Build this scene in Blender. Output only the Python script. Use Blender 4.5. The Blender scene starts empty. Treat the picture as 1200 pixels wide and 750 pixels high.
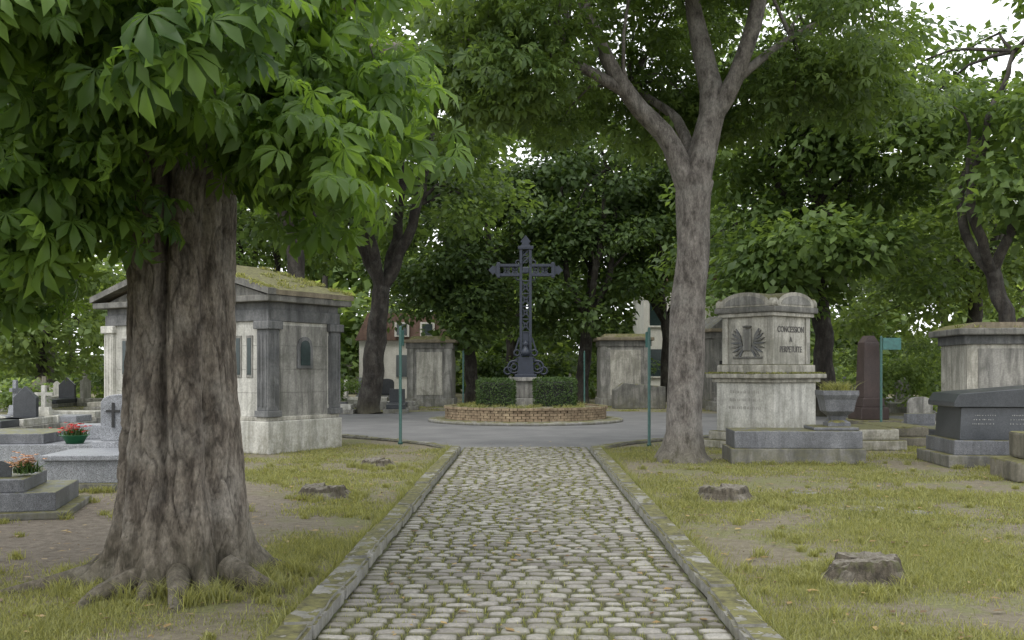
import bpy, bmesh, math, random
import numpy as np
from mathutils import Vector, Matrix, noise, Euler
random.seed(7); rng=np.random.default_rng(7)
S=bpy.context.scene
COL=S.collection
R=math.radians

# ---------------------------------------------------------------- materials
def nt(name):
    m=bpy.data.materials.new(name); m.use_nodes=True
    t=m.node_tree; b=t.nodes['Principled BSDF']
    return m,t,b
def ramp(t,fac,stops):
    n=t.nodes.new('ShaderNodeValToRGB'); e=n.color_ramp.elements
    while len(e)<len(stops): e.new(0.5)
    for i,(p,c) in enumerate(stops):
        e[i].position=p; e[i].color=(*c,1) if len(c)==3 else c
    t.links.new(fac,n.inputs[0]); return n.outputs[0]
def nz(t,vec,scale,detail=6,rough=.6,dist=0):
    n=t.nodes.new('ShaderNodeTexNoise'); n.inputs['Scale'].default_value=scale
    n.inputs['Detail'].default_value=min(detail,4); n.inputs['Roughness'].default_value=rough
    n.inputs['Distortion'].default_value=dist
    t.links.new(vec,n.inputs['Vector']); return n.outputs['Fac']
def mp(t,vec,sc):
    n=t.nodes.new('ShaderNodeMapping'); n.inputs['Scale'].default_value=sc
    t.links.new(vec,n.inputs['Vector']); return n.outputs[0]
def mix(t,fac,a,b,mode='MIX'):
    n=t.nodes.new('ShaderNodeMix'); n.data_type='RGBA'; n.blend_type=mode
    for s,v in ((n.inputs[0],fac),(n.inputs[6],a),(n.inputs[7],b)):
        if hasattr(v,'is_linked') : t.links.new(v,s)
        elif isinstance(v,(int,float)): s.default_value=v
        else: s.default_value=(*v,1)
    return n.outputs[2]
def mth(t,op,a,b=0.5):
    n=t.nodes.new('ShaderNodeMath'); n.operation=op; n.use_clamp=True
    for s,v in ((n.inputs[0],a),(n.inputs[1],b)):
        if hasattr(v,'is_linked'): t.links.new(v,s)
        else: s.default_value=v
    return n.outputs[0]
def bump(t,b,h,strength=.4,dist=.02):
    n=t.nodes.new('ShaderNodeBump'); n.inputs['Strength'].default_value=strength
    n.inputs['Distance'].default_value=dist
    t.links.new(h,n.inputs['Height']); t.links.new(n.outputs[0],b.inputs['Normal'])
def geo_pos(t):
    g=t.nodes.new('ShaderNodeNewGeometry'); return g.outputs['Position'],g.outputs['Normal']
def upness(t,nrm):
    s=t.nodes.new('ShaderNodeSeparateXYZ'); t.links.new(nrm,s.inputs[0]); return s.outputs[2]

def stone(name,c1,c2,rough=.85,moss=0.0,grime=.5,scale=1.0,speck=0,bmp=.3,foot=0):
    m,t,b=nt(name); P,N=geo_pos(t)
    base=ramp(t,nz(t,P,2.2*scale,8,.65),[(.3,c1),(.7,c2)])
    f=nz(t,P,28*scale,5,.7)
    base=mix(t,.55,base,ramp(t,f,[(.3,(.45,.45,.45)),(.7,(1.25,1.25,1.25))]),'MULTIPLY')
    if grime>0:
        g=nz(t,mp(t,P,(6,6,.8)),1.0,7,.68,.4)
        g=ramp(t,g,[(.42,(0,0,0)),(.66,(1,1,1))])
        base=mix(t,mth(t,'MULTIPLY',g,grime),base,tuple(.25*x for x in c1))
        g2=ramp(t,nz(t,P,1.3,7,.78,.6),[(.48,(0,0,0)),(.64,(1,1,1))])
        base=mix(t,mth(t,'MULTIPLY',g2,grime*.85),base,(c1[0]*.40,c1[1]*.41,c1[2]*.37))
    if speck>0:
        s=nz(t,P,140,2,.5)
        base=mix(t,speck,base,ramp(t,s,[(.42,(.3,.3,.32)),(.5,(1,1,1)),(.6,(1.5,1.5,1.5))]),'MULTIPLY')
    if foot>0:   # algae growing up from damp ground
        s=t.nodes.new('ShaderNodeSeparateXYZ'); t.links.new(P,s.inputs[0])
        k=mth(t,'MULTIPLY',ramp(t,s.outputs[2],[(.0,(1,1,1)),(.75,(0,0,0))]),ramp(t,nz(t,P,4,6,.75),[(.4,(0,0,0)),(.6,(1,1,1))]))
        base=mix(t,mth(t,'MULTIPLY',k,foot),base,(.12,.115,.06))
    if moss>0:
        up=upness(t,N)
        k=mth(t,'ADD',mth(t,'MULTIPLY',up,.55),nz(t,P,3.5,8,.7))
        lo=1.16-.36*moss
        k=ramp(t,k,[(min(lo,.99),(0,0,0)),(min(lo+.12,1.0),(1,1,1))])
        mc=ramp(t,nz(t,P,14,4),[(.35,(.055,.05,.022)),(.65,(.15,.145,.05))])
        base=mix(t,k,base,mc)
    t.links.new(base,b.inputs['Base Color']); b.inputs['Roughness'].default_value=rough
    bump(t,b,nz(t,P,45*scale,8,.75),bmp,.012)
    return m

def leafmat(name,dark,light,trans=.45):
    m,t,b=nt(name)
    a=t.nodes.new('ShaderNodeAttribute'); a.attribute_name='rnd'
    c=ramp(t,a.outputs['Fac'],[(.05,dark),(.95,light)])
    t.links.new(c,b.inputs['Base Color']); b.inputs['Roughness'].default_value=.5
    b.inputs['Specular IOR Level'].default_value=.35
    tr=t.nodes.new('ShaderNodeBsdfTranslucent')
    c2=mix(t,1.0,c,(2.3,2.15,1.15),'MULTIPLY'); t.links.new(c2,tr.inputs[0])
    ms=t.nodes.new('ShaderNodeMixShader'); ms.inputs[0].default_value=trans
    t.links.new(b.outputs[0],ms.inputs[1]); t.links.new(tr.outputs[0],ms.inputs[2])
    t.links.new(ms.outputs[0],t.nodes['Material Output'].inputs[0])
    return m

def barkmat(name,c1,c2,c3,zs=.22,scale=9,bmp=.8,pale=.4,palec=(.34,.33,.30)):
    m,t,b=nt(name); P,N=geo_pos(t)
    v=mp(t,P,(1,1,zs))
    n1=nz(t,v,scale,9,.75,.15)
    n2=nz(t,P,2.6,5,.6)
    c=ramp(t,n1,[(.36,c1),(.5,c2),(.66,c3)])
    c=mix(t,mth(t,'MULTIPLY',ramp(t,n2,[(.48,(0,0,0)),(.66,(1,1,1))]),pale),c,palec)
    c=mix(t,.6,c,ramp(t,nz(t,mp(t,P,(1,1,.5)),38,4,.75),[(.32,(.35,.35,.35)),(.62,(1.3,1.3,1.3))]),'MULTIPLY')
    a=t.nodes.new('ShaderNodeAttribute'); a.attribute_name='crack'
    c=mix(t,mth(t,'MULTIPLY',a.outputs['Fac'],.85),c,(.024,.019,.015))
    s=t.nodes.new('ShaderNodeSeparateXYZ'); t.links.new(P,s.inputs[0])
    low=mth(t,'MULTIPLY',ramp(t,s.outputs[2],[(.0,(1,1,1)),(.6,(0,0,0))]),nz(t,P,6,6,.7))
    c=mix(t,low,c,(.075,.07,.04))
    t.links.new(c,b.inputs['Base Color']); b.inputs['Roughness'].default_value=.95
    bump(t,b,nz(t,v,scale*2.5,10,.8,.2),bmp,.03)
    return m

M={}
M['limestone']=stone('limestone',(.37,.355,.31),(.53,.51,.45),moss=.0,grime=.68,foot=.5)
M['limestone_mossy']=stone('limestone_mossy',(.37,.35,.30),(.52,.50,.44),moss=1.0,grime=.75,foot=.6)
M['limestone_white']=stone('limestone_white',(.46,.45,.41),(.61,.60,.55),moss=.0,grime=.52,foot=.6)
M['dark_stone']=stone('dark_stone',(.13,.13,.12),(.24,.23,.21),moss=.4,grime=.65,foot=.5)
M['sooty']=stone('sooty',(.11,.115,.12),(.20,.20,.20),moss=0,grime=.6)
M['grey_wall']=stone('grey_wall',(.24,.235,.22),(.35,.34,.31),moss=0,grime=.8,foot=.5)
M['granite']=stone('granite',(.22,.23,.25),(.31,.32,.34),rough=.45,grime=.22,speck=.8,bmp=.08)
M['granite_dark']=stone('granite_dark',(.035,.04,.046),(.065,.07,.078),rough=.3,grime=.1,speck=.5,bmp=.06)
M['granite_mid']=stone('granite_mid',(.12,.125,.14),(.19,.195,.21),rough=.5,grime=.45,speck=.6,moss=.25,bmp=.12)
M['kerb']=stone('kerb_stone',(.235,.23,.215),(.345,.338,.315),moss=.1,grime=.5,scale=1.4,bmp=.7,foot=.55)
M['mossy']=stone('mossy_stone',(.14,.13,.10),(.23,.21,.17),moss=1.5,grime=.6)
M['roofmoss']=stone('moss_roof',(.17,.145,.10),(.25,.21,.15),moss=1.15,grime=.4)
M['brick']=stone('brick',(.22,.155,.10),(.40,.31,.20),moss=.15,grime=.4,scale=2)
M['redgranite']=stone('red_granite',(.05,.036,.034),(.08,.055,.05),rough=.4,grime=.2,speck=.3)
M['plaster']=stone('plaster',(.62,.60,.55),(.78,.76,.70),grime=.1,bmp=.05)
M['tile']=stone('roof_tile',(.15,.095,.075),(.24,.155,.12),grime=.3)
def plain(name,c,rough=.5,metal=0):
    m,t,b=nt(name); P,N=geo_pos(t)
    cc=mix(t,.6,c,ramp(t,nz(t,P,12,5),[(.3,(.6,.6,.6)),(.7,(1.3,1.3,1.3))]),'MULTIPLY')
    t.links.new(cc,b.inputs['Base Color']); b.inputs['Roughness'].default_value=rough; b.inputs['Metallic'].default_value=metal
    return m
M['iron']=plain('painted_iron',(.020,.026,.042),.5)
M['green']=plain('green_paint',(.018,.075,.062),.4)
M['signgreen']=plain('green_sign_enamel',(.045,.14,.13),.4)
M['glass']=plain('dark_glass',(.02,.035,.035),.15)
M['dark']=plain('dark_opening',(.02,.02,.02),.8)
M['black']=plain('black_metal',(.02,.02,.02),.4)
M['letters']=plain('letter_paint',(.10,.095,.09),.8)
M['faint']=plain('weathered_engraving',(.24,.23,.21),.9)
M['etched']=plain('etched_letters',(.26,.26,.25),.8)
M['red']=plain('red_petals',(.50,.02,.015),.6)
M['orange']=plain('dried_flowers',(.50,.27,.15),.8)
M['pot']=plain('green_pot',(.02,.14,.06),.4)
M['whitepl']=plain('white_porcelain',(.6,.6,.58),.3)
def stumpmat():
    m,t,b=nt('cut_wood'); P,N=geo_pos(t)
    up=upness(t,N)
    c=ramp(t,nz(t,P,22,7,.7),[(.3,(.08,.066,.05)),(.7,(.26,.24,.20))])
    d=ramp(t,nz(t,mp(t,P,(1,1,.3)),30,7,.7),[(.3,(.03,.025,.018)),(.7,(.14,.12,.09))])
    c=mix(t,ramp(t,up,[(.5,(0,0,0)),(.7,(1,1,1))]),d,c)
    c=mix(t,ramp(t,nz(t,P,7,5,.7),[(.55,(0,0,0)),(.66,(.7,.7,.7))]),c,(.09,.095,.035))
    t.links.new(c,b.inputs['Base Color']); b.inputs['Roughness'].default_value=.95
    bump(t,b,nz(t,P,40,8,.8),.9,.03); return m
M['stump']=stumpmat()
M['bark_near']=barkmat('chestnut_bark',(.055,.044,.035),(.145,.122,.10),(.25,.218,.18),.30,9,1.0,.5,(.31,.285,.25))
M['bark_mid']=barkmat('grey_bark',(.055,.048,.042),(.125,.112,.10),(.19,.172,.155),.4,9,.8,.35,(.25,.24,.22))
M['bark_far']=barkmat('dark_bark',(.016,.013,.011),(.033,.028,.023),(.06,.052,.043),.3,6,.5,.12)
M['leaf_near']=leafmat('chestnut_leaf',(.032,.072,.020),(.150,.245,.048),.5)
M['leaf_mid']=leafmat('leaf_mid',(.044,.080,.026),(.130,.195,.055),.45)
M['leaf_dark']=leafmat('leaf_dark',(.034,.063,.023),(.088,.138,.043),.42)
M['leaf_light']=leafmat('leaf_light',(.08,.125,.045),(.19,.26,.09),.5)  # paler green: brightness of foliage in open sun is put into the colour
M['box']=leafmat('boxwood_leaf',(.025,.055,.014),(.068,.112,.03),.25)
M['grassb']=leafmat('grass_blade',(.105,.118,.040),(.285,.29,.115),.35)
M['litter']=leafmat('leaf_litter',(.10,.06,.03),(.34,.24,.10),.1)

def groundmat():
    m,t,b=nt('ground_soil_grass'); P,N=geo_pos(t)
    soil=ramp(t,nz(t,P,9,9,.75),[(.3,(.115,.092,.070)),(.7,(.27,.232,.185))])
    soil=mix(t,.5,soil,ramp(t,nz(t,P,70,4,.8),[(.35,(.45,.42,.4)),(.6,(1.3,1.3,1.3))]),'MULTIPLY')
    gr=ramp(t,nz(t,P,30,6,.75),[(.3,(.10,.10,.045)),(.7,(.24,.24,.105))])
    k=ramp(t,nz(t,P,.9,7,.75,.3),[(.47,(0,0,0)),(.58,(1,1,1))])
    v=t.nodes.new('ShaderNodeVectorMath'); v.operation='DISTANCE'
    t.links.new(mp(t,P,(.46,.22,1)),v.inputs[0]); v.inputs[1].default_value=(-4.4*.46,9.8*.22,0)
    bare=ramp(t,mth(t,'ADD',mth(t,'MULTIPLY',v.outputs['Value'],.45),mth(t,'MULTIPLY',nz(t,P,2.5,6),.35)),[(.48,(0,0,0)),(.68,(1,1,1))])
    k=mth(t,'MULTIPLY',k,bare)
    k2=mth(t,'MULTIPLY',bare,.25); k=mth(t,'MAXIMUM',k,k2)
    c=mix(t,k,soil,gr); t.links.new(c,b.inputs['Base Color']); b.inputs['Roughness'].default_value=1
    bump(t,b,nz(t,P,35,9,.8),.9,.04); return m
M['ground']=groundmat()
def asphalt():
    m,t,b=nt('asphalt'); P,N=geo_pos(t)
    c=ramp(t,nz(t,P,.9,8,.6),[(.3,(.105,.105,.107)),(.7,(.17,.168,.166))])
    c=mix(t,.5,c,ramp(t,nz(t,P,120,3,.8),[(.3,(.5,.5,.5)),(.7,(1.4,1.4,1.4))]),'MULTIPLY')
    t.links.new(c,b.inputs['Base Color']); b.inputs['Roughness'].default_value=.9
    bump(t,b,nz(t,P,90,4,.8),.4,.01); return m
M['asphalt']=asphalt()
def jointm():
    m,t,b=nt('joint_soil'); P,N=geo_pos(t)
    c=ramp(t,nz(t,P,5,8,.7),[(.35,(.06,.05,.036)),(.5,(.10,.105,.05)),(.7,(.155,.175,.065))])
    t.links.new(c,b.inputs['Base Color']); b.inputs['Roughness'].default_value=1
    bump(t,b,nz(t,P,60,6,.8),.8,.02); return m
M['joint']=jointm()
def cobm():
    m,t,b=nt('cobble_granite'); P,N=geo_pos(t)
    a=t.nodes.new('ShaderNodeAttribute'); a.attribute_name='rnd'
    c=ramp(t,a.outputs['Fac'],[(0,(.15,.138,.125)),(.35,(.215,.202,.185)),(.7,(.262,.25,.232)),(1,(.32,.308,.28))])
    c=mix(t,.65,c,ramp(t,nz(t,P,40,7,.75),[(.3,(.45,.45,.45)),(.7,(1.35,1.33,1.28))]),'MULTIPLY')
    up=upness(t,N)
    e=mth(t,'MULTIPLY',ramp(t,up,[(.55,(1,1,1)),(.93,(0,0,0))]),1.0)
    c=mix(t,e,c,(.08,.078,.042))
    g=ramp(t,nz(t,P,1.3,7,.7),[(.50,(0,0,0)),(.70,(1,1,1))])
    c=mix(t,mth(t,'MULTIPLY',g,.42),c,(.135,.14,.07))
    t.links.new(c,b.inputs['Base Color']); b.inputs['Roughness'].default_value=.75
    bump(t,b,nz(t,P,70,8,.75),.7,.008); return m
M['cobble']=cobm()

# ---------------------------------------------------------------- mesh helpers
def link(o,parent=None):
    COL.objects.link(o)
    if parent is not None: o.parent=parent
    return o
def npmesh(name,V,F,mat,rnd=None,smooth=False,crack=None):
    V=np.asarray(V,dtype=np.float32); me=bpy.data.meshes.new(name)
    F=np.asarray(F,dtype=np.int32); k=F.shape[1]
    me.vertices.add(len(V)); me.vertices.foreach_set('co',V.ravel())
    me.loops.add(F.size); me.loops.foreach_set('vertex_index',F.ravel())
    me.polygons.add(len(F)); me.polygons.foreach_set('loop_start',np.arange(0,F.size,k,dtype=np.int32))
    if smooth: me.polygons.foreach_set('use_smooth',np.ones(len(F),dtype=bool))
    me.update(calc_edges=True)
    for nm,arr in (('rnd',rnd),('crack',crack)):
        if arr is not None:
            a=me.attributes.new(nm,'FLOAT','POINT'); a.data.foreach_set('value',np.asarray(arr,dtype=np.float32))
    if mat: me.materials.append(mat)
    return me
def pymesh(name,V,F,mat,smooth=False):
    me=bpy.data.meshes.new(name); me.from_pydata([tuple(v) for v in V],[],F); me.update()
    if smooth:
        for p in me.polygons: p.use_smooth=True
    me.materials.append(mat); return me
def empty(name,loc=(0,0,0),rz=0):
    e=bpy.data.objects.new(name,None); e.empty_display_size=.3; e.location=loc; e.rotation_euler=(0,0,rz); link(e); return e
def box(par,name,x0,x1,y0,y1,z0,z1,mat,bev=.01,taper=0,jit=0):
    bm=bmesh.new(); bmesh.ops.create_cube(bm,size=1)
    for v in bm.verts:
        tx=taper if v.co.z>0 else 0
        v.co=Vector(((x0+x1)/2+v.co.x*((x1-x0)-2*tx),(y0+y1)/2+v.co.y*((y1-y0)-2*tx),(z0+z1)/2+v.co.z*(z1-z0)))
        if jit: v.co+=Vector((random.uniform(-jit,jit),random.uniform(-jit,jit),random.uniform(-jit,jit)))
    if bev: bmesh.ops.bevel(bm,geom=bm.edges[:],offset=bev,segments=2,affect='EDGES',profile=.6)
    me=bpy.data.meshes.new(name); bm.to_mesh(me); bm.free(); me.materials.append(M[mat])
    return link(bpy.data.objects.new(name,me),par)
def prism(par,name,prof,a0,a1,mat,axis='y',bev=0):
    bm=bmesh.new(); n=len(prof)
    def co(h,z,a): return (h,a,z) if axis=='y' else ((a,h,z) if axis=='x' else (h,z,a))
    A=[bm.verts.new(co(h,z,a0)) for h,z in prof]; B=[bm.verts.new(co(h,z,a1)) for h,z in prof]
    bm.faces.new(A); bm.faces.new(B[::-1])
    for i in range(n): bm.faces.new((A[i],B[i],B[(i+1)%n],A[(i+1)%n]))
    bmesh.ops.recalc_face_normals(bm,faces=bm.faces[:])
    if bev: bmesh.ops.bevel(bm,geom=bm.edges[:],offset=bev,segments=1,affect='EDGES')
    me=bpy.data.meshes.new(name); bm.to_mesh(me); bm.free(); me.materials.append(M[mat])
    return link(bpy.data.objects.new(name,me),par)
def lathe(par,name,prof,mat,seg=28,loc=(0,0,0)):
    V=[];F=[]
    for r,z in prof:
        for i in range(seg):
            a=2*math.pi*i/seg
            V.append((r*math.cos(a)+loc[0],r*math.sin(a)+loc[1],z+loc[2]))
    n=len(prof)
    for j in range(n-1):
        for i in range(seg):
            F.append((j*seg+i,j*seg+(i+1)%seg,(j+1)*seg+(i+1)%seg,(j+1)*seg+i))
    F.append(tuple(range(seg))[::-1]); F.append(tuple((n-1)*seg+i for i in range(seg)))
    me=pymesh(name,V,F,M[mat])
    for p in me.polygons: p.use_smooth=len(p.vertices)==4 and seg>8
    return link(bpy.data.objects.new(name,me),par)
def arch(w,h,rise,n=10,x=0,z=0):
    pts=[(x-w/2,z),(x+w/2,z)]
    for i in range(n+1):
        a=i/n; xx=w/2-w*a; pts.append((x+xx,z+h+rise*math.sqrt(max(0,1-(2*xx/w)**2))))
    return pts

def tube_lines(lines,nseg=10,step=.25,wob=.0,rough=.06):
    V=[];F=[]
    for pts,rad in lines:
        P=[Vector(p) for p in pts]; out=[];rr=[]
        for i in range(len(P)-1):
            p0=P[max(i-1,0)];p1=P[i];p2=P[i+1];p3=P[min(i+2,len(P)-1)]
            k=max(2,int((p2-p1).length/step))
            for j in range(k):
                u=j/k
                q=.5*((2*p1)+(-p0+p2)*u+(2*p0-5*p1+4*p2-p3)*u*u+(-p0+3*p1-3*p2+p3)*u**3)
                q=q+Vector((noise.noise(q*1.3),noise.noise(q*1.3+Vector((9,9,9))),0))*wob
                out.append(q); rr.append(rad[i]*(1-u)+rad[i+1]*u)
        out.append(P[-1]); rr.append(rad[-1])
        base=len(V); d=(out[1]-out[0]).normalized()
        x=d.orthogonal().normalized()
        for i,q in enumerate(out):
            d=(out[min(i+1,len(out)-1)]-out[max(i-1,0)]).normalized()
            x=(x-d*x.dot(d)).normalized(); y=d.cross(x)
            for s in range(nseg):
                a=2*math.pi*s/nseg; dirv=x*math.cos(a)+y*math.sin(a)
                rn=rr[i]*(1+rough*3*noise.noise(Vector((dirv.x*1.5,dirv.y*1.5,q.z*.6+q.x)))+rough*noise.noise(q*7+dirv*3))
                V.append(q+dirv*rn)
        for i in range(len(out)-1):
            for s in range(nseg):
                F.append((base+i*nseg+s,base+i*nseg+(s+1)%nseg,base+(i+1)*nseg+(s+1)%nseg,base+(i+1)*nseg+s))
    return V,F

# ---------------------------------------------------------------- leaves
def palmate(nl,fine):
    V=[];F=[]
    for i in range(nl):
        a=(i-(nl-1)/2)*(R(215)/(nl-1))
        L=1.0-.42*abs(i-(nl-1)/2)/((nl-1)/2)
        w=.165*L+.015; dr=-.50*L
        def p(l,s,z):
            x=l*math.cos(a)-s*math.sin(a); y=l*math.sin(a)+s*math.cos(a); return (x,y,z)
        b=len(V)
        if fine:
            V+= [p(0,0,0),p(.38*L,w*.42,.02),p(.38*L,0,-.03),p(.38*L,-w*.42,.02),
                 p(.72*L,w,-.10),p(.70*L,0,-.17),p(.72*L,-w,-.10),p(.93*L,0,dr)]
            F+= [(b,b+2,b+1),(b,b+3,b+2),(b+1,b+2,b+5),(b+1,b+5,b+4),(b+2,b+3,b+6),(b+2,b+6,b+5),(b+4,b+5,b+7),(b+5,b+6,b+7)]
        else:
            V+= [p(0,0,0),p(.66*L,w*1.1,-.06),p(.66*L,-w*1.1,-.06),p(.96*L,0,dr*.8)]
            F+= [(b,b+2,b+1),(b+1,b+2,b+3)]
    return np.array(V),np.array(F)
def rot_basis(fwd,up):
    f=fwd/np.linalg.norm(fwd,axis=1,keepdims=True)
    s=np.cross(up,f); s/=np.linalg.norm(s,axis=1,keepdims=True)+1e-9
    u=np.cross(f,s); return np.stack([f,s,u],axis=2)
def clump(mat,n,rad,leafV,leafF,size,flat=.6,upbias=1.0,droop=.25):
    d=rng.normal(size=(n,3)); d/=np.linalg.norm(d,axis=1,keepdims=True)
    r=rng.random(n)**.45; pos=d*r[:,None]*rad; pos[:,2]*=flat
    fwd=d*np.array([1,1,.3])+rng.normal(size=(n,3))*.45; fwd[:,2]-=droop
    up=np.array([0,0,1.])*upbias+rng.normal(size=(n,3))*.45+d*.35
    B=rot_basis(fwd,up); sz=size*(.55+.75*rng.random(n))
    V=np.einsum('nij,vj->nvi',B,leafV)*sz[:,None,None]+pos[:,None,:]
    k=len(leafV); F=leafF[None]+(np.arange(n)*k)[:,None,None]
    return dict(V=V.reshape(-1,3),F=F.reshape(-1,3),r=np.repeat(rng.random(n),k),mat=mat)
LF=palmate(7,True); LM=palmate(5,False)
LS=(np.array([(0,0,0),(.5,.3,.05),(.5,-.3,.05),(1,0,-.15)]),np.array([(0,2,1),(1,2,3)]))
near=[clump("leaf_near",30,.46,*LF,.20,.6,.9,.5) for _ in range(5)]
mid=[clump("leaf_mid",160,1.0,*LM,.22,.5) for _ in range(4)]
far={k:[clump(k,290,1.4,*LS,.30,.5) for _ in range(4)] for k in ('leaf_mid','leaf_dark','leaf_light')}
farx={k:[clump(k,130,1.6,*LS,.55,.6) for _ in range(3)] for k in ('leaf_mid','leaf_light')}

def place(par,name,meshes,pts,smin=.8,smax=1.3):
    acc={}
    for p in pts:
        c=random.choice(meshes); s=random.uniform(smin,smax)
        m=np.array(Euler((random.uniform(-.35,.35),random.uniform(-.35,.35),random.uniform(0,6.28))).to_matrix())
        V=(c['V']*s)@m.T+np.array(tuple(p)); r=c['r']*.6+.4*random.random()
        a=acc.setdefault(c['mat'],[[],[],[],0]); a[0].append(V); a[1].append(c['F']+a[3]); a[2].append(r); a[3]+=len(V)
    for k,a in acc.items():
        link(bpy.data.objects.new(name,npmesh(name,np.concatenate(a[0]),np.concatenate(a[1]),M[k],np.concatenate(a[2]))),par)
def ell(c,r,n,zmin=-1e9,pw=.4,reject=None):
    out=[];tries=0
    while len(out)<n and tries<n*30:
        tries+=1
        d=Vector((random.gauss(0,1),random.gauss(0,1),random.gauss(0,1))).normalized()*(random.random()**pw)
        lump=1+.22*noise.noise(Vector((d.x*2.3+c[0],d.y*2.3+c[1],d.z*2.3)))*2
        p=Vector((c[0]+d.x*r[0]*lump,c[1]+d.y*r[1]*lump,c[2]+d.z*r[2]*lump))
        if p.z<zmin: continue
        if reject and reject(p): continue
        out.append(p)
    return out
def branches_to(start,pts,n,r=.07,sag=.4):
    L=[]
    for p in random.sample(pts,min(n,len(pts))):
        s=min((Vector(q) for q in start),key=lambda q:(q-p).length*random.uniform(.8,1.2)); m=s.lerp(p,.5)+Vector((random.uniform(-.3,.3),random.uniform(-.3,.3),sag))
        L.append(([s,m,p],[r,r*.55,r*.2]))
    return L
def tree(name,limbs,crowns,starts,meshes,bark,nseg=12,nb=14,br=.08,smin=.8,smax=1.3,wob=.1,reject=None):
    e=empty(name,(0,0,0)); pts=[]
    for c,r,n,zmin in crowns: pts+=ell(c,r,n,zmin,reject=reject)
    V,F=tube_lines(limbs,nseg,.3,wob); me=pymesh('trunk_and_limbs',V,F,M[bark],True); link(bpy.data.objects.new('trunk_and_limbs',me),e)
    if nb:
        V,F=tube_lines(branches_to(starts,pts,nb,br),6,.5,.2); me=pymesh('branches',V,F,M[bark],True); link(bpy.data.objects.new('branches',me),e)
    place(e,'foliage',meshes,pts,smin,smax); return e

# ---------------------------------------------------------------- ground, roads
me=pymesh('ground',[(-300,-60,0),(300,-60,0),(300,500,0),(-300,500,0)],[(0,1,2,3)],M['ground']); link(bpy.data.objects.new('ground',me))
Le=[(-1.24,19.2),(-1.42,20.0),(-1.95,21.1),(-2.9,22.3),(-4.3,23.6),(-6.5,24.6),(-10,25.2),(-40,26)]
Re=[(1.24,19.2),(1.42,20.0),(1.95,21.1),(2.9,22.3),(4.3,23.6),(6.5,24.6),(10,25.2),(40,26)]
poly=[(x,y,.006) for x,y in reversed(Le)]+[(x,y,.006) for x,y in Re]+[(40,33.5,.006),(10,34.2,.006),(7,36,.006),(3,38,.006),(-3,38,.006),(-7,36,.006),(-10,34.2,.006),(-40,33.5,.006)]
me=pymesh('asphalt_road',poly,[tuple(range(len(poly)))],M['asphalt']); link(bpy.data.objects.new('asphalt_road',me))
path=empty('cobblestone_path')
me=pymesh('joint_bed',[(-1.25,-4,.012),(1.25,-4,.012),(1.25,20.3,.012),(-1.25,20.3,.012)],[(0,1,2,3)],M['joint']); link(bpy.data.objects.new('joint_bed',me),path)
g=np.array([-1,-.90,-.5,0,.5,.90,1.]); U,W=np.meshgrid(g,g,indexing='ij'); U=U.ravel();W=W.ravel()
q=[]
for i in range(6):
    for j in range(6): q.append((i*7+j,(i+1)*7+j,(i+1)*7+j+1,i*7+j+1))
q=np.array(q); VV=[];FF=[];RR=[]; nst=0; y=-3.8
joints=[]
while y<20.15:
    dy=random.uniform(.122,.150); n=random.choice([13,14,14,15]); ws=np.array([random.uniform(.75,1.3) for _ in range(n)]); ws=ws/ws.sum()*2.46
    x=-1.23
    for w in ws:
        gx=random.uniform(.014,.028)
        hx=(w-gx)/2; hy=(dy-random.uniform(.018,.030))/2
        cx=x+w/2+random.uniform(-.003,.003); cy=y+dy/2+random.uniform(-.005,.005)+.010*math.sin(cx*2.1+y)
        sk=random.uniform(-.05,.05); tp=random.uniform(-.06,.06)
        px=cx+U*hx*(1+tp*W); py=cy+W*hy*(1-.04*U*U)+sk*U*hy
        cr=np.clip(np.abs(U*W),0,1)**4*.12; px-=np.sign(U)*cr*hx; py-=np.sign(W)*cr*hy
        ed=np.maximum(np.abs(U),np.abs(W))
        top=.036+random.uniform(-.007,.005)
        pz=top-.0035*(U**2+W**2)-np.where(ed>.8,.003,0)+rng.normal(size=49)*.0013+random.uniform(-.004,.004)*U+random.uniform(-.004,.004)*W
        pz=np.where(ed>.99,.006,pz)
        VV.append(np.stack([px,py,pz],1)); FF.append(q+nst*49); RR.append(np.full(49,random.random())); nst+=1
        joints.append((x,cy)); x+=w
    y+=dy
me=npmesh('cobbles',np.concatenate(VV),np.concatenate(FF),M['cobble'],np.concatenate(RR),True); link(bpy.data.objects.new('cobbles',me),path)
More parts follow.
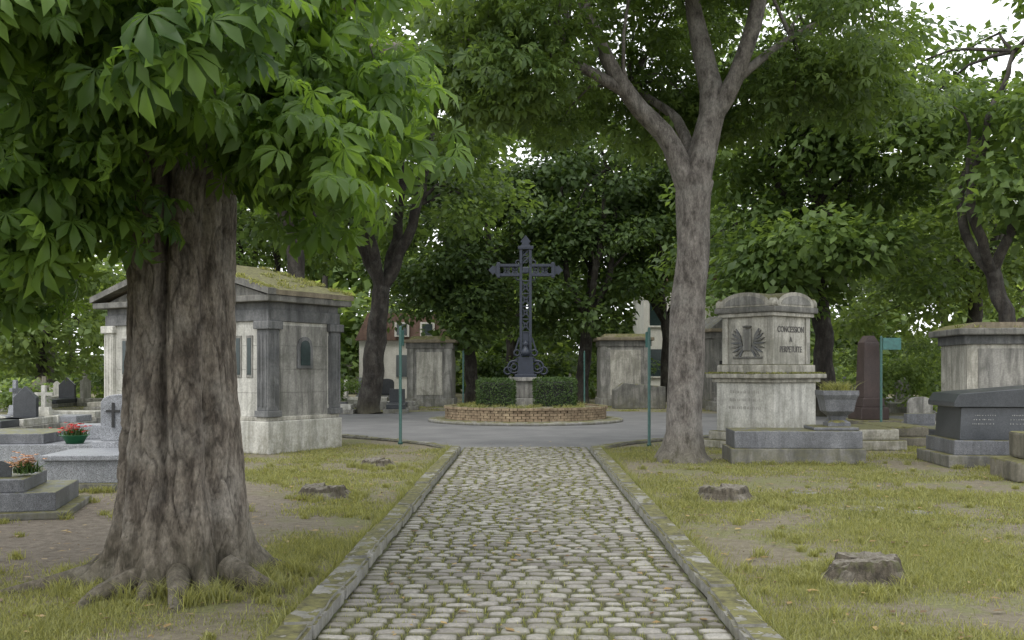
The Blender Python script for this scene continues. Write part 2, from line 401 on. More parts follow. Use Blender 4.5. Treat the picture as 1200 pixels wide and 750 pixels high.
def kerb_line(name,pts,side,h=.125):
    e=empty(name)
    P=[Vector((a,b,0)) for a,b in pts]
    segs=[(P[i],P[i+1]) for i in range(len(P)-1)]
    for a,b in segs:
        L=(b-a).length; n=max(1,round(L/1.05)); d=(b-a).normalized(); nn=Vector((-d.y,d.x,0))*side
        for i in range(n):
            s=a+d*(L*i/n+.009); t2=a+d*(L*(i+1)/n-.009); hh=h+random.uniform(-.014,.012); j=random.uniform(-.014,.014); j2=random.uniform(-.014,.014)
            bm=bmesh.new(); vs=[bm.verts.new(p) for p in (s+nn*j,t2+nn*j2,t2+nn*(.205+j2),s+nn*(.205+j))]
            vt=[bm.verts.new(v.co+Vector((0,0,hh))) for v in vs]
            bm.faces.new([vs[k] for k in (3,2,1,0)]); bm.faces.new(vt)
            for k in range(4): bm.faces.new((vs[k],vs[(k+1)%4],vt[(k+1)%4],vt[k]))
            bmesh.ops.recalc_face_normals(bm,faces=bm.faces[:])
            bmesh.ops.subdivide_edges(bm,edges=[ed for ed in bm.edges if ed.calc_length()>.5],cuts=9)
            bmesh.ops.bevel(bm,geom=[ed for ed in bm.edges if ed.calc_face_angle(0)>.5],offset=.022,segments=2,affect='EDGES')
            for v in bm.verts: v.co+=Vector((noise.noise(v.co*7),noise.noise(v.co*6+Vector((5,5,5))),noise.noise(v.co*9+Vector((1,7,3)))))*.015
            me=bpy.data.meshes.new('kerb_stone'); bm.to_mesh(me); bm.free(); me.materials.append(M['kerb'])
            link(bpy.data.objects.new('kerb_stone',me),e)
kerb_line('kerb',[(-1.24,-3.5),(-1.24,19.2)],1); kerb_line('kerb',[(1.24,-3.5),(1.24,19.2)],-1)
kerb_line('kerb',Le[:7],1,.06); kerb_line('kerb',Re[:7],-1,.06)

# ---------------------------------------------------------------- grass (one mesh)
def blades(px,py,h,wd,z0=0):
    n=len(px); th=rng.random(n)*6.283; w=wd*(.6+.8*rng.random(n)); lx=rng.normal(size=n)*.55*h; ly=rng.normal(size=n)*.55*h; z=np.full(n,z0)
    c,s=np.cos(th),np.sin(th)
    V=np.stack([np.stack([px-w*c,py-w*s,z],1),np.stack([px+w*c,py+w*s,z],1),
      np.stack([px-w*.7*c+lx*.35,py-w*.7*s+ly*.35,z+h*.6],1),np.stack([px+w*.7*c+lx*.35,py+w*.7*s+ly*.35,z+h*.6],1),np.stack([px+lx,py+ly,z+h],1)],1).reshape(-1,3)
    b=np.arange(n)*5
    F=np.concatenate([np.stack([b,b+1,b+3],1),np.stack([b,b+3,b+2],1),np.stack([b+2,b+3,b+4],1)])
    return V,F,np.repeat(rng.random(n),5)
GV=[];GF=[];GR=[];gn=0
def addg(px,py,h,wd,bias=0,z0=0):
    global gn
    V,F,r=blades(np.asarray(px),np.asarray(py),np.asarray(h),wd,z0); GV.append(V);GF.append(F+gn);GR.append(np.clip(r*.8+bias,0,1));gn+=len(V)
def bare(x,y): return math.hypot((x+4.4)*.46,(y-9.8)*.22)
def lawn_ok(x,y):
    if y<26 and y>19.0 and abs(x)<1.7+max(0,(y-19.8))*1.15: return False
    return True
for side in (-1,1):
    for _ in range(9500):
        y=3.2+20*random.random()**1.35 if random.random()<.93 else random.uniform(38,52)
        x=side*random.uniform(1.6,3.6+y*.42)
        if not lawn_ok(x,y): continue
        nn=noise.noise(Vector((x*.7,y*.7,2.0)))+.7*noise.noise(Vector((x*2.3,y*2.3,5.0)))
        if side<0:
            bb=bare(x,y)
            if bb<1.0: nn-=.8*(1-bb)+.18
            nn-=.07
        else: nn-=.0
        if nn<-.14: continue
        k=int((40+110*min(1,max(0,nn+.14)*1.7))*(1 if y<9 else .75 if y<15 else .5))
        s=.10+.09*random.random(); wd=.0026 if y<10 else .0045 if y<25 else .012
        px=x+rng.normal(size=k)*s; py=y+rng.normal(size=k)*s
        px=np.where(np.abs(px)<1.47,side*1.5,px)
        hm=random.uniform(.45,1.45)
        addg(px,py,(.010+.044*rng.random(k)**1.7)*hm,wd,random.uniform(-.1,.35))
    k=9000; y=rng.uniform(3.2,19.6,k); x=side*(1.45+np.abs(rng.normal(size=k))*.055); dens=np.array([noise.noise(Vector((0,a*1.5,side*5.0))) for a in y])>-.2
    addg(x[dens],y[dens],(.03+.14*rng.random(dens.sum())**1.5),.0032,.1)
def tuft(x,y,z=0,s=1):
    k=90; addg(x+rng.normal(size=k)*.05*s,y+rng.normal(size=k)*.05*s,(.04+.11*rng.random(k))*s,.004,.2,z)
for _ in range(95):
    a=random.uniform(0,6.28); r=random.uniform(.55,.98); tuft(-2.6+r*math.cos(a),7.6+r*math.sin(a),0,random.uniform(.4,1.25))
for _ in range(190):
    y=random.uniform(4.5,18); x=random.choice([-1,1])*random.uniform(1.6,2+y*.35); tuft(x,y,0,random.uniform(.3,.8))
for x,y in ((2.7,17.4),(2.45,12.2),(2.53,7.55),(-2.5,12.45),(-2.4,16.3)):
    for _ in range(24):
        a=random.uniform(0,6.28); r=random.uniform(.30,.5); tuft(x+r*math.cos(a),y+r*math.sin(a),0,random.uniform(.3,.85))
# rank grass against the foot of the tombs
for x0,x1,y0 in ((3.5,5.8,16.7),(6.9,9,16.0),(6.9,9,13.9),(-6.5,-5.1,12.95),(-7.4,-5.0,10.3),(-9,-6.4,14.9)):
    for _ in range(16): tuft(random.uniform(x0,x1),y0+random.uniform(-.08,.05),0,random.uniform(.3,.75))
link(bpy.data.objects.new('grass',npmesh('grass',np.concatenate(GV),np.concatenate(GF),M['grassb'],np.concatenate(GR))))
print('grass verts',gn)
def plant(par,name,x,y,z,r,hh,k=140,mat='grassb',wd=.008):
    V,F,rr=blades(x+rng.normal(size=k)*r,y+rng.normal(size=k)*r,hh*(.3+.7*rng.random(k)),wd,z)
    link(bpy.data.objects.new(name,npmesh(name,V,F,M[mat],rr)),par)
n=24000; pts=[]
while len(pts)<n:
    jx,jy=random.choice(joints)
    if jy<3.5: continue
    w=.20+.9*max(0,noise.noise(Vector((jx*1.2,jy*.7,8)))+.3)+ .3*(jy>10)
    if random.random()>w: continue
    if random.random()<.4: pts.append((jx+random.gauss(0,.004),jy+random.uniform(-.06,.06)))
    else: pts.append((jx+random.uniform(0,.18),jy+.068*random.choice([-1,1])+random.gauss(0,.006)))
P=np.array(pts); P=P[np.abs(P[:,0])<1.22]; n=len(P); h=.020+.024*rng.random(n)**2; th=rng.random(n)*6.28; w=.004; l=rng.normal(size=(n,2))*.012
V=np.stack([np.stack([P[:,0]-w*np.cos(th),P[:,1]-w*np.sin(th),np.full(n,.01)],1),np.stack([P[:,0]+w*np.cos(th),P[:,1]+w*np.sin(th),np.full(n,.01)],1),np.stack([P[:,0]+l[:,0],P[:,1]+l[:,1],.014+h],1)],1).reshape(-1,3)
me=npmesh('joint_grass',V,np.arange(3*n).reshape(-1,3),M['grassb'],np.repeat(rng.random(n),3)); link(bpy.data.objects.new('joint_grass',me),path)
n=3000; X=np.where(rng.random(n)<.5,-1,1)*(1.5+rng.random(n)*6); k=rng.random(n)<.12; X=np.where(k,rng.uniform(-1.2,1.2,n),X); Y=3.5+rng.random(n)**1.3*18
th=rng.random(n)*6.28; s=.012+.042*rng.random(n)**2.5; z0=np.where(np.abs(X)<1.24,.042,.022)
c=np.cos(th);sn=np.sin(th)
def vv(a,b,zz): return np.stack([X+s*(a*c-b*sn),Y+s*(a*sn+b*c),z0+zz],1)
V=np.stack([vv(-1,0,0),vv(0,-.5,.012*rng.random(n)),vv(1,0,.004),vv(0,.5,.012*rng.random(n))],1).reshape(-1,3)
me=npmesh('fallen_leaves',V,np.arange(4*n).reshape(-1,4),M['litter'],np.repeat(rng.random(n),4)); link(bpy.data.objects.new('fallen_leaves',me))

# ---------------------------------------------------------------- near chestnut tree
TX,TY=-2.6,7.6
def near_tree():
    e=empty('chestnut_tree')
    ns,nr=320,320; V=[];C=[]
    roots=[(R(-95),.24,.15),(R(-28),.30,.16),(R(-150),.38,.13),(R(172),.55,.12),(R(40),.4,.2),(R(110),.3,.25),(R(-60),.30,.09),(R(-122),.26,.09)]
    def gr(fa,deg,wd): return math.exp(-((((fa-R(deg)+math.pi)%(2*math.pi))-math.pi)/wd)**2)
    for j in range(nr+1):
        z=-.06+ (j/nr)**1.15*4.6
        for i in range(ns):
            a=2*math.pi*i/ns; ca,sa=math.cos(a),math.sin(a)
            r=.415-.022*max(z-1,0)+.075*math.exp(-max(z,0)/.7)
            if z>2.4: r+=.03*(z-2.4)
            for ra,am,wd in roots:
                d=(a-ra+math.pi)%(2*math.pi)-math.pi
                r+=am*math.exp(-(d/wd)**2)*math.exp(-max(z,0)/.15)*.95+ .06*math.exp(-(d/(wd*1.1))**2)*math.exp(-max(z,0)/1.0)
            fa=a+.12*math.sin(z*1.1)
            g1=gr(fa,-86,.09)*min(1,max(0,(z-.3)/1.2))
            r-=.12*g1+.055*gr(fa,-40,.10)*min(1,max(0,(z-.1)/.8))+.05*gr(fa,-135,.10)
            p=Vector((ca*r,sa*r,z))
            r+=.045*noise.noise(Vector((ca*1.8,sa*1.8,z*.8)))
            dz=.45*noise.noise(p*4)
            w=Vector((p.x*13+dz,p.y*13+dz,z*2.6))
            n1=abs(noise.noise(w)); n2=abs(noise.noise(Vector((p.x*22+3,p.y*22+1,z*9+7))))
            scar=gr(a,-33,.13)*math.exp(-((z-.16)/.13)**2)
            crack=max(0,1-n1/.08)*.75+max(0,1-n2/.08)*.4+g1*.5+scar*.9
            r-=.015*max(0,1-n1/.16)+.007*max(0,1-n2/.14)+.10*scar
            r+=.014*noise.noise(Vector((p.x*9,p.y*9,z*7)))
            lean=-.015*z
            V.append((TX+ca*r+lean,TY+sa*r,z)); C.append(min(1,crack))
    F=[]
    for j in range(nr):
        for i in range(ns):
            F.append((j*ns+i,j*ns+(i+1)%ns,(j+1)*ns+(i+1)%ns,(j+1)*ns+i))
    me=npmesh('trunk',V,F,M['bark_near'],None,True,C); link(bpy.data.objects.new('trunk',me),e)
    rl=[([(TX-.45,TY-.2,.10),(TX-.85,TY-.35,.03),(TX-1.25,TY-.62,-.03)],[.11,.06,.03]),
        ([(TX+.1,TY-.42,.12),(TX+.22,TY-.85,.03),(TX+.30,TY-1.15,-.04)],[.10,.06,.03]),
        ([(TX-.2,TY-.4,.10),(TX-.38,TY-.75,.03),(TX-.36,TY-1.1,-.04)],[.10,.055,.03]),
        ([(TX+.42,TY-.2,.12),(TX+.72,TY-.42,.03),(TX+.9,TY-.45,-.05)],[.11,.07,.04])]
    V,F=tube_lines(rl,12,.06,.06,.12); me=pymesh('surface_roots',V,F,M['bark_near'],True); link(bpy.data.objects.new('surface_roots',me),e)
    limbs=[([(TX-.07,TY,4.2),(TX-.1,TY,5.2),(TX+.2,TY+.3,7)],[.42,.3,.18]),
      ([(TX+.1,TY+.1,3.5),(TX+1.0,TY+.1,4.3),(TX+1.9,TY+.1,4.9)],[.2,.11,.05]),
      ([(TX-.2,TY,3.3),(TX-1.3,TY-.3,4.1),(TX-3.2,TY-.2,4.4)],[.22,.15,.07]),
      ([(TX,TY-.2,3.7),(TX+.2,TY-1.2,4.6),(TX+.4,TY-2.4,4.9)],[.18,.10,.04]),
      ([(TX,TY+.2,3.4),(TX+.7,TY+1.4,4.4),(TX+1.3,TY+2.6,4.9)],[.2,.13,.06]),
      ([(TX-.1,TY-.2,3.6),(TX-1.1,TY-1.4,4.3),(TX-2.2,TY-2.3,4.4)],[.17,.1,.05])]
    V,F=tube_lines(limbs,14,.2,.06); me=pymesh('limbs',V,F,M['bark_near'],True); link(bpy.data.objects.new('limbs',me),e)
    def rej(p): return p.y<2.9 or p.x>TX+2.05
    pts=[]
    pts+=ell((TX-.1,TY-.1,4.7),(1.9,2.5,2.1),85,3.1,.3,reject=rej)
    pts+=ell((TX-2.6,TY-.4,4.3),(2.3,2.4,2.0),65,2.45,.35,reject=rej)
    pts+=ell((TX+.95,TY-.9,3.20),(.85,1.5,.55),16,2.6,.5,reject=rej)
    pts+=ell((TX+1.3,TY-.6,3.9),(.7,1.3,.6),14,3.2,.5,reject=rej)
    pts+=ell((TX+.1,TY-1.4,3.2),(.8,.7,.4),12,2.85,.5,reject=rej)
    pts+=ell((TX+.1,TY-2.4,3.55),(1.4,.8,.45),24,3.1,.5,reject=rej)
    pts+=ell((TX-.55,TY-1.3,2.75),(.55,.6,.35),12,2.4,.6,reject=rej)
    pts+=ell((TX-.95,TY-.9,2.75),(.6,.8,.55),15,2.2,.6,reject=rej)
    pts+=ell((TX-1.6,TY-.4,2.6),(.9,1.0,.5),12,2.1,.5,reject=rej)
    st=[]
    for l in limbs:
        for k in range(len(l[0])-1):
            for u in (.5,1): st.append(Vector(l[0][k]).lerp(Vector(l[0][k+1]),u))
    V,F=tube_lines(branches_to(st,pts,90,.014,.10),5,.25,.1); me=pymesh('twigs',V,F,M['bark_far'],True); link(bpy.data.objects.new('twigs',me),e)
    place(e,'foliage',near,pts,.75,1.15)
near_tree()

# ---------------------------------------------------------------- right chestnut (forked)
bx,by=2.72,17.4
limbs=[([(bx,by,-.1),(bx-.02,by,.12),(bx+.02,by,.5),(bx+.08,by,2.2),(bx+.18,by,3.8),(bx+.26,by,4.9)],[.62,.44,.33,.30,.29,.33]),
 ([(bx+.2,by,4.7),(bx-.15,by,5.5),(bx-.95,by-.1,6.4),(bx-1.6,by-.3,7.6),(bx-2.1,by-.5,9)],[.25,.18,.15,.11,.07]),
 ([(bx+.28,by,4.8),(bx+.45,by,5.7),(bx+.55,by+.1,6.5),(bx+.25,by+.2,7.9),(bx+.1,by+.2,10)],[.27,.24,.20,.15,.08]),
 ([(bx+.45,by,5.9),(bx+.95,by-.1,6.7),(bx+1.35,by-.2,8.2),(bx+1.8,by-.2,10)],[.18,.15,.13,.08]),
 ([(bx-.95,by-.1,6.4),(bx-2.1,by-.4,6.9),(bx-3.5,by-.6,7.1)],[.11,.07,.04]),
 ([(bx+.2,by+.1,5.1),(bx+.1,by+1,6.2),(bx-.6,by+2.4,7.2)],[.13,.1,.05]),
 ([(bx+.9,by-.1,6.6),(bx+2,by+.3,7.5),(bx+3.4,by+.5,8.2)],[.09,.06,.03])]
def rejT2(p):
    return abs(p.x-bx-.1)<1.6+(p.z-6)*.15 and p.y<by+.9 and p.z<8.1
tree('chestnut_tree',limbs,[((bx-.3,by+.3,9.2),(4.8,4.6,3.0),74,7.0),((bx-3.0,by+.2,6.8),(1.7,3.0,1.2),22,5.5),((bx+2.9,by+1.0,7.2),(1.7,2.6,1.0),14,6.1),((bx,by+2.6,6.9),(2.6,1.2,1.2),15,5.7)],
  [l[0][k] for l in limbs[1:] for k in (1,2)],mid,'bark_mid',24,50,.04,.75,1.15,.05,rejT2)

# ---------------------------------------------------------------- mid/far trees
def simple_tree(name,x,y,r,fork,crowns,kind,lean=(0,0),nl=4,smin=.8,smax=1.3,nb=16):
    c=crowns[0][0]; fx,fy=x+lean[0],y+lean[1]
    limbs=[([(x,y,-.1),(x,y,.3),(x+lean[0]*.5,y+lean[1]*.5,fork*.5),(fx,fy,fork)],[r*1.5,r*1.12,r,r*.9])]
    st=[]
    for i in range(nl):
        a=6.283*i/nl+random.uniform(-.4,.4); sp=random.uniform(.28,.5)
        p1=(fx+math.cos(a)*c[2]*.12,fy+math.sin(a)*c[2]*.12,fork+(c[2]-fork)*.45)
        p2=(c[0]+math.cos(a)*crowns[0][1][0]*sp,c[1]+math.sin(a)*crowns[0][1][1]*sp,c[2]+crowns[0][1][2]*.3)
        limbs.append(([(fx,fy,fork-.15),p1,p2],[r*.65,r*.5,r*.2])); st+=[p1,p2,(fx,fy,fork)]
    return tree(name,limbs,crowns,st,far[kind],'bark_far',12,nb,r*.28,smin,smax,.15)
simple_tree('plane_tree',-5.7,36,.36,4.6,[((-5.6,36,11.2),(5.2,4.5,5.9),56,5.5)],'leaf_mid',(.5,0))
simple_tree('plane_tree',-6.9,31,.28,6,[((-9,31,10.8),(5.0,4.5,5.0),48,5.8)],'leaf_mid',(-.3,0))
simple_tree('linden_tree',-2.5,47,.30,4,[((-2.9,47,8.6),(3.6,3.6,6.0),58,2.9),((-3.0,45.5,5.0),(2.0,1.8,2.4),10,3.0)],'leaf_dark',(-.2,0))
simple_tree('linden_tree',2.6,46,.30,4,[((3.2,46.5,8.8),(3.9,3.6,6.1),60,3.0),((1.2,46,5.2),(1.6,1.8,2.2),10,3.2)],'leaf_dark',(.3,0))
simple_tree('linden_tree',-.8,55,.3,4,[((-.5,55,10),(4.5,3,8),50,3.0)],'leaf_mid')
simple_tree('maple_tree',10.3,34,.32,5,[((9.4,34,9.3),(5.0,4.6,5.6),70,3.7),((8.4,32,5.3),(2.6,2.4,1.8),18,3.3)],'leaf_mid',(-.3,0))
simple_tree('maple_tree',14.2,28,.24,4.4,[((15.2,29,9.2),(4.6,4.2,4.2),46,5.4)],'leaf_mid',(-1.1,0),3)
simple_tree('maple_tree',18.5,41,.32,5,[((17.5,41,8.2),(5.2,4.6,6.0),62,3.2)],'leaf_light')
simple_tree('linden_tree',6.9,49,.26,4,[((7.3,49,9.6),(3.7,3.2,5.4),40,4.6)],'leaf_mid')
simple_tree('ash_tree',-19.5,40,.22,2.5,[((-19.5,40,4.0),(3.4,3,2.4),32,1.4)],'leaf_light')
simple_tree('ash_tree',-12.5,46,.26,4,[((-12.5,46,9),(4.8,4,5.3),48,3.2)],'leaf_mid')
simple_tree('ash_tree',-23,48,.26,4,[((-23,48,8.6),(5.6,4,5.2),40,2.6)],'leaf_light')
simple_tree('ash_tree',13,58,.26,4,[((13,58,10),(5.5,4,7.5),44,2.6)],'leaf_mid')
d=empty('distant_trees')
pts=[]
for i in range(17):
    x=-46+i*5.8; y=random.uniform(66,76)
    pts+=ell((x,y,8),(4.2,3,random.uniform(6,9.5)),26,1.0,.3)
pts+=[Vector((random.uniform(-46,46),random.uniform(64,70),random.uniform(1.0,6.0))) for _ in range(110)]
place(d,'foliage',farx['leaf_light']+farx['leaf_mid'],pts,1.1,1.7)
V,F=tube_lines([([(x,68+random.uniform(-3,3),0),(x+.3,68,8)],[.35,.2]) for x in range(-44,48,6)],7,1,.1)
link(bpy.data.objects.new('trunks',pymesh('trunks',V,F,M['bark_far'],True)),d)
sh=empty('shrubs')
pts=[Vector((random.uniform(11,30),random.uniform(46,56),random.uniform(.5,2.1))) for _ in range(34)]+[Vector((random.uniform(-32,-9.5),random.uniform(50,58),random.uniform(.4,2.0))) for _ in range(44)]
pts+=[Vector((random.uniform(-3.6,6.2),random.uniform(54,57),random.uniform(.5,2.9))) for _ in range(34)]
place(sh,'foliage',far['leaf_light']+far['leaf_mid']+far['leaf_dark'],pts,.7,1.1)
b=empty('bush'); place(b,'foliage',far['leaf_light'],[Vector((-15.4+random.uniform(-.5,.5),30+random.uniform(-.4,.4),.6+random.uniform(-.1,.5))) for _ in range(5)],.4,.55)
b=empty('bush'); place(b,'foliage',far['leaf_light'],[Vector((13.4+random.uniform(-1.6,1.6),36+random.uniform(-.8,.8),1.3+random.uniform(-.8,1.2))) for _ in range(12)],.5,.75)
b=empty('bush'); place(b,'foliage',far['leaf_mid'],[Vector((-7.6+random.uniform(-.6,.6),41+random.uniform(-.5,.5),.7+random.uniform(-.3,.3))) for _ in range(4)],.35,.5)

# ---------------------------------------------------------------- stumps
def stump(x,y,r,h,sx=1):
    V=[];F=[];n=72
    ph=random.uniform(0,9)
    prof=[(1.40,-.02),(1.18,h*.22),(1.05,h*.6),(1.01,h*.88),(.96,h),(.8,h+.003),(.55,h+.002),(.3,h-.010),(.1,h-.022)]
    for k,(rr,z) in enumerate(prof):
        for i in range(n):
            a=6.283*i/n; nn=1+.24*noise.noise(Vector((math.cos(a)*1.4+ph,math.sin(a)*1.4,0)))+(.14*noise.noise(Vector((math.cos(a)*7+ph,math.sin(a)*7,z*2))))
            nn+=(.26*max(0,math.sin(a*4+ph)))*(1 if k==0 else .35 if k==1 else 0)
            zz=z+(.035*noise.noise(Vector((math.cos(a)*rr*3+ph,math.sin(a)*rr*3,3)))+.012*noise.noise(Vector((math.cos(a)*rr*11+ph,math.sin(a)*rr*11,3))) if k>2 else 0)
            if k>2 and math.sin(a*1.0+ph)>.75: zz-=.045*rr
            V.append((x+r*rr*nn*math.cos(a)*sx,y+r*rr*nn*math.sin(a),zz))
    for k in range(len(prof)-1):
        for i in range(n): F.append((k*n+i,k*n+(i+1)%n,(k+1)*n+(i+1)%n,(k+1)*n+i))
    F.append(tuple((len(prof)-1)*n+i for i in range(n)))
    link(bpy.data.objects.new('tree_stump',pymesh('tree_stump',V,F,M['stump'])))
stump(-2.55,12.5,.26,.14,1.05); stump(-2.45,16.4,.24,.12); stump(2.42,12.2,.27,.17,1.05); stump(2.58,7.55,.23,.175,1.05)
def flatstone(x,y,s):
    V=[];n=9
    for z,k in ((0,1.1),(.02,1)):
        for i in range(n):
            a=6.283*i/n; rr=s*k*(1+.3*noise.noise(Vector((i*1.7,x,y)))); V.append((x+rr*math.cos(a)*1.3,y+rr*math.sin(a),z))
    F=[(i,(i+1)%n,n+(i+1)%n,n+i) for i in range(n)]+[tuple(n+i for i in range(n))]
    link(bpy.data.objects.new('flat_stone',pymesh('flat_stone',V,F,M['kerb'])))
flatstone(3.85,11.4,.2); flatstone(3.6,12.9,.13); flatstone(4.4,11.1,.1)

# ---------------------------------------------------------------- brick planter + hedges + cross
cy=31.0
pl=empty('round_brick_planter',(0,cy,0))
lathe(pl,'outer_kerb_ring',[(3.02,0),(3.02,.07),(3.0,.09),(2.6,.10),(2.5,.10)],'kerb',72)
lathe(pl,'core',[(2.40,.05),(2.40,.44),(2.0,.46),(0,.50)],'ground',64)
V=[];F=[]
for c in range(5):
    n=68
    for i in range(n):
        a0=6.283*(i+.5*(c%2)+.05)/n; a1=6.283*(i+.5*(c%2)+.95)/n; z0=.105+c*.078; z1=z0+.068; ro=2.5+random.uniform(-.012,.012); ri=2.3
        if c==4: ro+=.04
        b=len(V)
        for r_ in (ri,ro):
            for a in (a0,a1):
                for z in (z0,z1): V.append((r_*math.cos(a),r_*math.sin(a),z))
        F+=[tuple(b+k for k in f) for f in ((0,1,3,2),(4,6,7,5),(0,4,5,1),(2,3,7,6),(0,2,6,4),(1,5,7,3))]
link(bpy.data.objects.new('bricks',pymesh('bricks',V,F,M['brick'])),pl)
for _ in range(50):
    a=random.uniform(0,6.28); r=random.uniform(1.2,2.2); plant(pl,'weed',r*math.cos(a),r*math.sin(a),.44,.08,.16,60)
def hedge(x0,x1,y0,y1,z0,z1):
    e=empty('boxwood_hedge')
    box(e,'twig_core',x0+.07,x1-.07,y0+.07,y1-.07,z0,z1-.07,'dark',.05)
    n=6500; f=rng.integers(0,5,n); u=rng.random(n); v=rng.random(n); w=rng.normal(size=n)*.028
    x=x0+(x1-x0)*u; y=y0+(y1-y0)*v; z=z0+(z1-z0)*v
    Pn=np.zeros((n,3)); N=np.zeros((n,3))
    for i,(nx,ny,nzv) in enumerate(((-1,0,0),(1,0,0),(0,-1,0),(0,1,0),(0,0,1))):
        k=f==i; N[k]=(nx,ny,nzv)
        if i<2: Pn[k]=np.stack([np.full(k.sum(),x0 if i==0 else x1),y0+(y1-y0)*u[k],z[k]],1)
        elif i<4: Pn[k]=np.stack([x[k],np.full(k.sum(),y0 if i==2 else y1),z[k]],1)
        else: Pn[k]=np.stack([x[k],y[k],np.full(k.sum(),z1)],1)
    Pn+=N*w[:,None]
    B=rot_basis(N*.6+rng.normal(size=(n,3))*.6,N+np.array([0,0,.5])+rng.normal(size=(n,3))*.4)
    VV=np.einsum('nij,vj->nvi',B,LS[0])*.055+Pn[:,None,:]; FF=LS[1][None]+(np.arange(n)*4)[:,None,None]
    link(bpy.data.objects.new('leaves',npmesh('leaves',VV.reshape(-1,3),FF.reshape(-1,3),M['box'],np.repeat(rng.random(n),4))),e)
hedge(-1.45,-.36,30.1,31.3,.42,1.27); hedge(.28,1.50,30.1,31.3,.42,1.30)
cr=empty('wayside_cross',(0,31.1,0))
box(cr,'stone_step',-.75,.75,-.75,.75,.40,.72,'grey_wall',.03)
box(cr,'stone_pedestal',-.42,.42,-.42,.42,.72,1.24,'grey_wall',.02)
box(cr,'pedestal_cap',-.50,.50,-.50,.50,1.24,1.36,'grey_wall',.02)
box(cr,'iron_foot',-.34,.34,-.34,.34,1.36,1.46,'iron',.015)
prism(cr,'iron_plinth',[(-.26,1.46),(.26,1.46),(.22,1.95),(.26,1.99),(-.26,1.99),(-.22,1.95)],-.2,.2,'iron')
def bar(x0,x1,z0,z1,t=.09): box(cr,'frame_bar',x0,x1,-t,t,z0,z1,'iron',.006)
def ring(x,z,Rr,r=.018):
    V,F=[],[]
    n=20; m=6
    for i in range(n+1):
        a=6.283*i/n
        for j in range(m):
            b=6.283*j/m; q=Rr+r*math.cos(b); V.append((x+q*math.cos(a),r*1.8*math.sin(b),z+q*math.sin(a)))
    for i in range(n):
        for j in range(m): F.append((i*m+j,i*m+(j+1)%m,(i+1)*m+(j+1)%m,(i+1)*m+j))
    link(bpy.data.objects.new('scroll',pymesh('scroll',V,F,M['iron'],True)),cr)
def diag(x0,z0,x1,z1,w=.022):
    dx,dz=x1-x0,z1-z0; L=math.hypot(dx,dz); nx,nz_=-dz/L*w,dx/L*w
    prism(cr,'lattice_bar',[(x0+nx,z0+nz_),(x1+nx,z1+nz_),(x1-nx,z1-nz_),(x0-nx,z0-nz_)],-.035,.035,'iron')
hw=.19; zt=5.45; za=4.70
bar(-hw,-hw+.085,1.99,za-hw); bar(hw-.085,hw,1.99,za-hw); bar(-hw,-hw+.085,za+hw,zt); bar(hw-.085,hw,za+hw,zt)
bar(-.92,-hw,za+hw-.085,za+hw); bar(hw,.92,za+hw-.085,za+hw); bar(-.92,-hw,za-hw,za-hw+.085); bar(hw,.92,za-hw,za-hw+.085)
for x0,x1,z0,z1 in ((-hw,-hw+.085,za-hw,za+hw),(hw-.085,hw,za-hw,za+hw)): bar(x0,x1,z0,z1,.08)
z=1.99
while z<za-hw-.2:
    diag(-.1,z+.05,.1,z+.33); diag(.1,z+.05,-.1,z+.33); ring(0,z+.19,.07); bar(-.10,.10,z+.36,z+.40,.07); z+=.40
for zz in (za+hw+.12,za+hw+.34): ring(0,zz,.08); diag(-.1,zz-.1,.1,zz+.1)
for sx in (-1,1):
    for k in range(2): xx=sx*(.33+.26*k); ring(xx,za,.085); diag(xx-.1,za-.1,xx+.1,za+.1); diag(xx-.1,za+.1,xx+.1,za-.1)
    box(cr,'arm_collar',min(sx*.80,sx*.90),max(sx*.80,sx*.90),-.12,.12,za-.24,za+.24,'iron',.01)
    prism(cr,'arm_finial',[(sx*.90,za-.16),(sx*.98,za-.10),(sx*1.02,za-.15),(sx*1.16,za),(sx*1.02,za+.15),(sx*.98,za+.10),(sx*.90,za+.16)],-.07,.07,'iron')
    ring(sx*.36,1.68,.19,.035); ring(sx*.36,1.68,.09,.03); ring(sx*.56,1.56,.11,.03); diag(sx*.2,1.98,sx*.42,1.80,.04); ring(sx*.27,2.12,.09,.03); diag(sx*.2,2.6,sx*.34,2.15,.025)
    ring(sx*.24,za-.24,.07,.02); ring(sx*.24,za+.24,.07,.02)
box(cr,'top_collar',-.24,.24,-.12,.12,zt-.1,zt,'iron',.01)
prism(cr,'top_finial',[(-.16,zt),(.16,zt),(.10,zt+.1),(.16,zt+.14),(0,zt+.34),(-.16,zt+.14),(-.10,zt+.1)],-.07,.07,'iron')
box(cr,'central_boss',-.10,.10,-.10,.10,za-.10,za+.10,'iron',.03)
box(cr,'shaft_panel',-.10,.10,-.05,.05,2.0,2.75,'iron',.01)
lathe(cr,'urn_ornament',[(.06,0),(.14,.05),(.16,.16),(.08,.26),(.05,.34),(.11,.40),(.02,.5)],'iron',16,(0,-.16,2.0))

